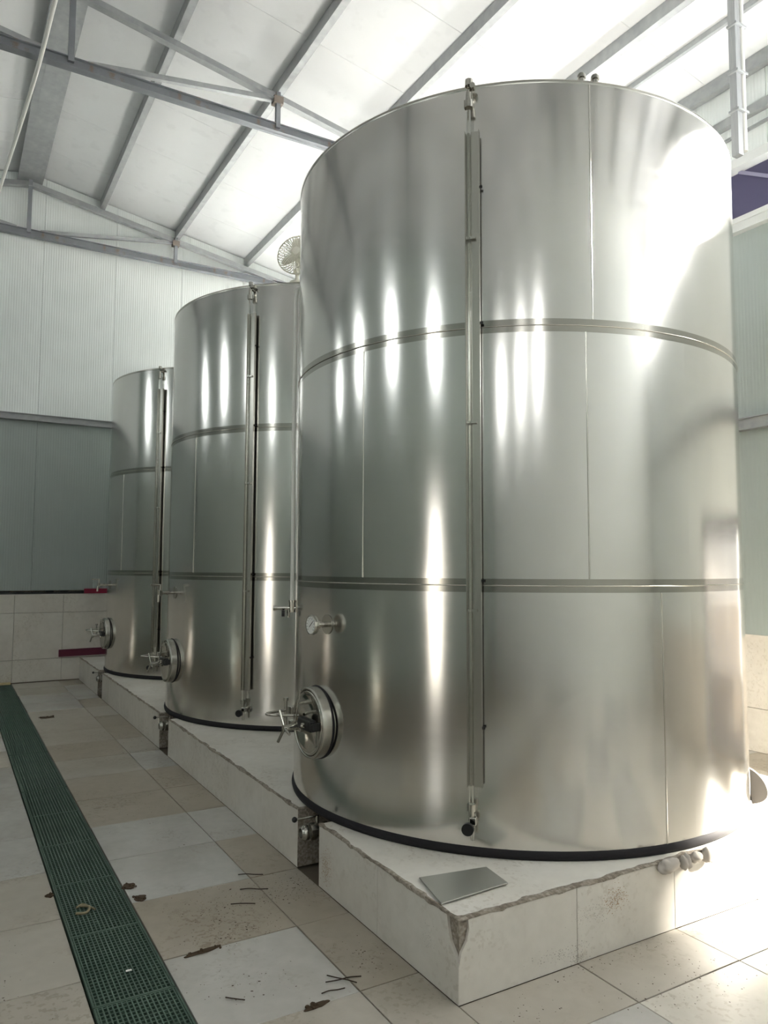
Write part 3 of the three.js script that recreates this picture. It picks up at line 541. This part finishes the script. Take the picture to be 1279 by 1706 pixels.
// ------------------------------------------------------------------ drain: channel and green grates
{
  struct('drain_channel', [bx(GX0 - 0.001, GX0 + 0.012, -0.25, -0.03, ZF, ZN), bx(GX1 - 0.012, GX1 + 0.001, -0.25, -0.03, ZF, ZN), bx(GX0, GX1, -0.25, -0.24, ZF, ZN)], M.concrete, 'concrete drain channel under the green grates', 'drain channel');
  const L = 0.575, nL = 17, nC = 25, w = GX1 - GX0 - 0.012, long = [], cross = [];
  for (let k = 0; k < nL; k++) { const x = -w / 2 + 0.012 + (w - 0.024) * k / (nL - 1); long.push(bx(x - 0.0026, x + 0.0026, -0.02, 0, -L / 2 + 0.004, L / 2 - 0.004)); }
  for (let k = 0; k < nC; k++) { const z = -L / 2 + 0.012 + (L - 0.024) * k / (nC - 1); cross.push(bx(-w / 2 + 0.004, w / 2 - 0.004, -0.02, -0.0015, z - 0.0028, z + 0.0028)); }
  const frame = [bx(-w / 2, -w / 2 + 0.007, -0.025, 0.0005, -L / 2, L / 2), bx(w / 2 - 0.007, w / 2, -0.025, 0.0005, -L / 2, L / 2), bx(-w / 2, w / 2, -0.025, 0.0005, -L / 2, -L / 2 + 0.006), bx(-w / 2, w / 2, -0.025, 0.0005, L / 2 - 0.006, L / 2)];
  const gl = merged(long), gc = merged(cross), gf = merged(frame), ords = ['first', 'second', 'third', 'fourth', 'fifth', 'sixth', 'seventh', 'eighth', 'ninth', 'tenth', 'eleventh', 'twelfth', 'thirteenth', 'fourteenth', 'fifteenth', 'sixteenth', 'seventeenth', 'eighteenth'];
  let k = 0;
  for (let z = ZF + 0.1 + L / 2; z < -1.2; z += L + 0.002) {
    const g = thing('drain_grate', `green plastic drain grate, ${ords[k]} from the far wall`, 'drain grate', 'green drain grates in a line', [(GX0 + GX1) / 2, 0.003 + rr(-0.002, 0.002), z]);
    g.rotation.y = rr(-0.004, 0.004); k++;
    part(g, 'grate_frame', gf, M.green); part(g, 'long_bars', gl, M.green).userData.kind = 'stuff'; part(g, 'cross_bars', gc, M.green).userData.kind = 'stuff';
  }
  tagged('drain_end_piece', rbx(0.27, 0.03, 0.07, 0.005, 0.65, 0.012, ZF + 0.05), M.cream, 'cream end piece of the drain at the far wall', 'end piece');
}

// ------------------------------------------------------------------ maroon boards by the far wall
tagged('maroon_board', bx(1.36, 2.9, HP + 0.03, HP + 0.125, ZF + 0.005, ZF + 0.03).rotateZ(0.012).translate(0.002, -0.02, 0), M.maroon, 'dark maroon board on the plinth along the far wall', 'board');
tagged('red_strip', bx(1.655, 2.6, 1.17, 1.235, ZF + 0.004, ZF + 0.024), M.red, 'crimson strip on the ledge of the far wall', 'strip');

// ------------------------------------------------------------------ fan on the middle tank
{
  const f = thing('desk_fan', 'cream cage fan standing on top of the middle tank', 'fan', null, [2.392, 3.86, -5.51]);
  const cy = 0.236, r = 0.172, yaw = new THREE.Matrix4().makeTranslation(0, cy, 0).multiply(new THREE.Matrix4().makeRotationY(rad(-38))).multiply(new THREE.Matrix4().makeRotationX(rad(-8)));
  const m = (g) => moved(merged(g), yaw);
  part(f, 'stand', [cyl(0.07, 0.018, 'y', 0, 0.0, 0, 28), cyl(0.016, 0.12, 'y', 0, 0.06, -0.02, 14), rbx(0.05, 0.05, 0.05, 0.01, 0, 0.11, -0.02)], M.fan);
  part(f, 'motor', m([cyl(0.055, 0.11, 'z', 0, 0, -0.06, 24, 0.045)]), M.fan);
  const ribs = []; for (let k = 0; k < 40; k++) { const a = k / 40 * 2 * Math.PI, c = Math.cos(a), s = Math.sin(a); ribs.push(tube([[0.03 * c, 0.03 * s, 0.075], [0.1 * c, 0.1 * s, 0.07], [0.15 * c, 0.15 * s, 0.045], [r * c, r * s, 0.01], [0.14 * c, 0.14 * s, -0.03], [0.06 * c, 0.06 * s, -0.05]], 0.0032, 12, 4)); }
  const cage = part(f, 'cage', m([new THREE.TorusGeometry(r, 0.005, 8, 48).translate(0, 0, 0.01), new THREE.TorusGeometry(0.105, 0.002, 6, 40).translate(0, 0, 0.068), ...ribs]), M.fan);
  part(cage, 'badge', m([cyl(0.033, 0.01, 'z', 0, 0, 0.077, 24)]), M.fan);
  const bl = []; for (let k = 0; k < 3; k++) { const g = new THREE.CylinderGeometry(0.075, 0.075, 0.003, 24).scale(0.75, 1, 1).rotateX(Math.PI / 2).rotateY(0.4).translate(0, 0.075, 0.015).rotateZ(k * 2.094); bl.push(g); }
  part(f, 'blades', m([...bl, cyl(0.03, 0.035, 'z', 0, 0, 0.015, 20)]), M.fan);
}
// white conduit tied under the truss chords, drop post near the right wall
tagged('white_conduit', tube([[0.74, 5.86, -2.9], [0.6, 5.9, -5.0], [0.548, 5.9, -6.0], [0.527, 5.945, -6.86], [0.49, 5.93, -7.5], [0.445, 5.93, -8.2], [0.38, 5.99, -9.4], [0.3, 5.975, -10.9]], 0.018, 90, 10, 0.3), M.white, 'thin white conduit hung under the roof trusses at upper left', 'conduit');
{
  const t = thing('drop_post', 'grey post hanging from the roof with a white pipe strapped along it', 'hanging post', null, [4.96, 0, -3.3]);
  part(t, 'post', rbx(0.06, 1.47, 0.06, 0.004, 0, 5.345, 0), M.galv);
  part(t, 'pipe', cyl(0.02, 1.42, 'y', 0.052, 5.36, 0.024, 14), M.white, 'white plastic pipe');
  for (const y of [4.95, 5.25, 5.62]) part(t, 'strap', rbx(0.13, 0.02, 0.085, 0.003, 0.02, y, 0.008), M.galv);
}

{
  const y = thing('shade_screen', 'added low screen, unseen, shading the ground outside the right doorway', 'wall', null, [0, 0, 0]);  // added out of view so the tank mirrors a shaded face
  part(y, 'screen_body', bx(7.3, 7.48, -0.03, 1.2, -9, 9), M.concrete); part(y, 'screen_cap', bx(7.27, 7.51, 1.2, 1.25, -9, 9), M.concrete);
}
{
  const b = thing('sun_blocker', 'added tall sun blocker, unseen, outside the right wall', 'wall', null, [0, 0, 0]);  // added out of view to keep a sun strip off the left floor
  part(b, 'wall', bx(12, 12.25, -0.03, 8.6, 1.98, 18), M.concrete); part(b, 'blocker_cap', bx(11.95, 12.3, 8.6, 8.75, 2.0, 18.05), M.concrete);
}
// ------------------------------------------------------------------ litter and dirt on the floor
{
  const blob = (x, z, w, d, rot, s) => { const n = 26, pts = []; for (let k = 0; k < n; k++) { const a = k / n * 2 * Math.PI, q = 0.55 + 0.9 * fbm(k / n, 0.4, 9, 3, 3, s); pts.push([w * q * Math.cos(a), d * q * Math.sin(a)]); } return slab(pts, 0.005, 0.0015, [0, 0, 0], [1, 0, 0], [0, 0, -1]).rotateY(rot).translate(x, 0.0, z); };
  const clumps = [[0.825, -3.85, 0.03, 0.035, 'dark dirt clump at the right edge of the drain, farther of the pair'], [0.845, -3.69, 0.028, 0.03, 'dark dirt clump at the right edge of the drain, nearer of the pair'], [0.955, -3.07, 0.075, 0.012, 'long dark streak of leaf litter in a floor joint'], [1.2, -2.505, 0.05, 0.014, 'dark leaf scrap near the bottom edge of the picture'], [0.95, -8.45, 0.07, 0.05, 'brown dirt patch on the far floor tiles'], [0.483, -3.93, 0.018, 0.02, 'black scrap on the left edge of the drain']];
  clumps.forEach(([x, z, w, d, label], k) => {
    const gs = [blob(x, z, w, d, k === 2 ? 0.12 : k === 3 ? 0.1 : 0, 300 + k * 5)];
    for (let q = 0; q < 9; q++) gs.push(lump(rr(0.003, 0.009), rr(0.002, 0.006), rr(0.003, 0.009), 400 + q).toNonIndexed().translate(x + rr(-w, w), 0.005, z + rr(-d, d)));
    gs.forEach((g) => { if (!g.attributes.uv) g.setAttribute('uv', new THREE.Float32BufferAttribute(new Float32Array(g.attributes.position.count * 2), 2)); });
    tagged('dirt_clump', gs, M.dirt, label, 'dirt', 'dirt clumps on the floor');
  });
  const twigs = [[[1.285, -2.62], [1.42, -2.59], 'twig crossing the floor joint left of the broken plinth corner'], [[1.31, -2.66], [1.385, -2.56], 'short twig leaning on another near the broken plinth corner'], [[0.93, -2.71], [0.985, -2.66], 'small dark twig on the white tile beside the drain'], [[1.19, -3.42], [1.29, -3.37], 'thin twig beside the outlet slot of the front tank, left one'], [[1.28, -3.55], [1.4, -3.49], 'thin twig beside the outlet slot of the front tank, right one'], [[1.24, -2.56], [1.33, -2.55], 'curled dark twig by the floor joint in front of the nearest plinth'], [[1.33, -3.72], [1.44, -3.66], 'straight thin twig in front of the long plinth']];
  for (const [a, b, label] of twigs) tagged('twig', tube([[a[0], 0.004, a[1]], [(a[0] * 2 + b[0]) / 3, 0.006, (a[1] * 2 + b[1]) / 3 + rr(-0.006, 0.006)], [(a[0] + 2 * b[0]) / 3, 0.005, (a[1] + 2 * b[1]) / 3 + rr(-0.006, 0.006)], [b[0], 0.004, b[1]]], 0.0022, 10, 5), M.twig, label, 'twig', 'twigs on the floor');
  tagged('straw_scrap', [tube([[0.56, 0.008, -3.66], [0.6, 0.012, -3.64], [0.62, 0.014, -3.69], [0.585, 0.01, -3.73]], 0.006, 20, 5), tube([[0.57, 0.008, -3.72], [0.6, 0.013, -3.73], [0.64, 0.01, -3.66]], 0.005, 16, 5)], M.straw, 'pale scrap of film lying on the drain grate', 'scrap');
  tagged('paper_scrap', rbx(0.022, 0.003, 0.012, 0.001, 0.665, 0.008, -3.06), M.white, 'tiny white scrap on the nearer part of the drain grate', 'scrap');
  // fine grit
  const spots = [[1.48, -3.45, 0.22, 0.2, 220], [1.15, -3.4, 0.22, 0.25, 240], [1.1, -3.15, 0.25, 0.1, 120], [1.5, -2.7, 0.12, 0.2, 60], [1.0, -2.75, 0.3, 0.25, 60], [1.75, -2.08, 0.25, 0.1, 50], [2.5, -1.95, 0.4, 0.15, 130], [2.3, -2.2, 0.6, 0.03, 60], [0.95, -8.4, 0.14, 0.3, 150], [1.45, -7.0, 0.15, 0.8, 160], [1.2, -5.0, 0.3, 0.8, 120], [0.2, -3.3, 0.2, 0.5, 40], [1.4, -6.55, 0.2, 0.06, 80]];
  const disc = new THREE.CircleGeometry(1, 6).rotateX(-Math.PI / 2), all = [];
  for (const [x, z, sx, sz, n] of spots) for (let k = 0; k < n; k++) { const a = rr(0, 6.28), q = Math.sqrt(-2 * Math.log(1 - 0.95 * rnd())) * 0.5, s = rr(0.0008, 0.0026) * (rnd() < 0.08 ? 1.8 : 1); const px = x + Math.cos(a) * q * sx, pz = z + Math.sin(a) * q * sz; if (px > XP - 0.004 && pz < D0 + 0.004) continue; if (px > GX0 - 0.005 && px < GX1 + 0.005) continue; all.push(disc.clone().scale(s * rr(0.6, 1.8), 1, s).rotateY(rr(0, 3)).translate(px, 0.0016, pz)); }
  const d = tagged('floor_grit', all, M.dirt, 'dark grit and crumbs scattered over the floor tiles', 'dirt'); d.userData.kind = 'stuff';
}
shade(scene);
renderer.render(scene, camera);
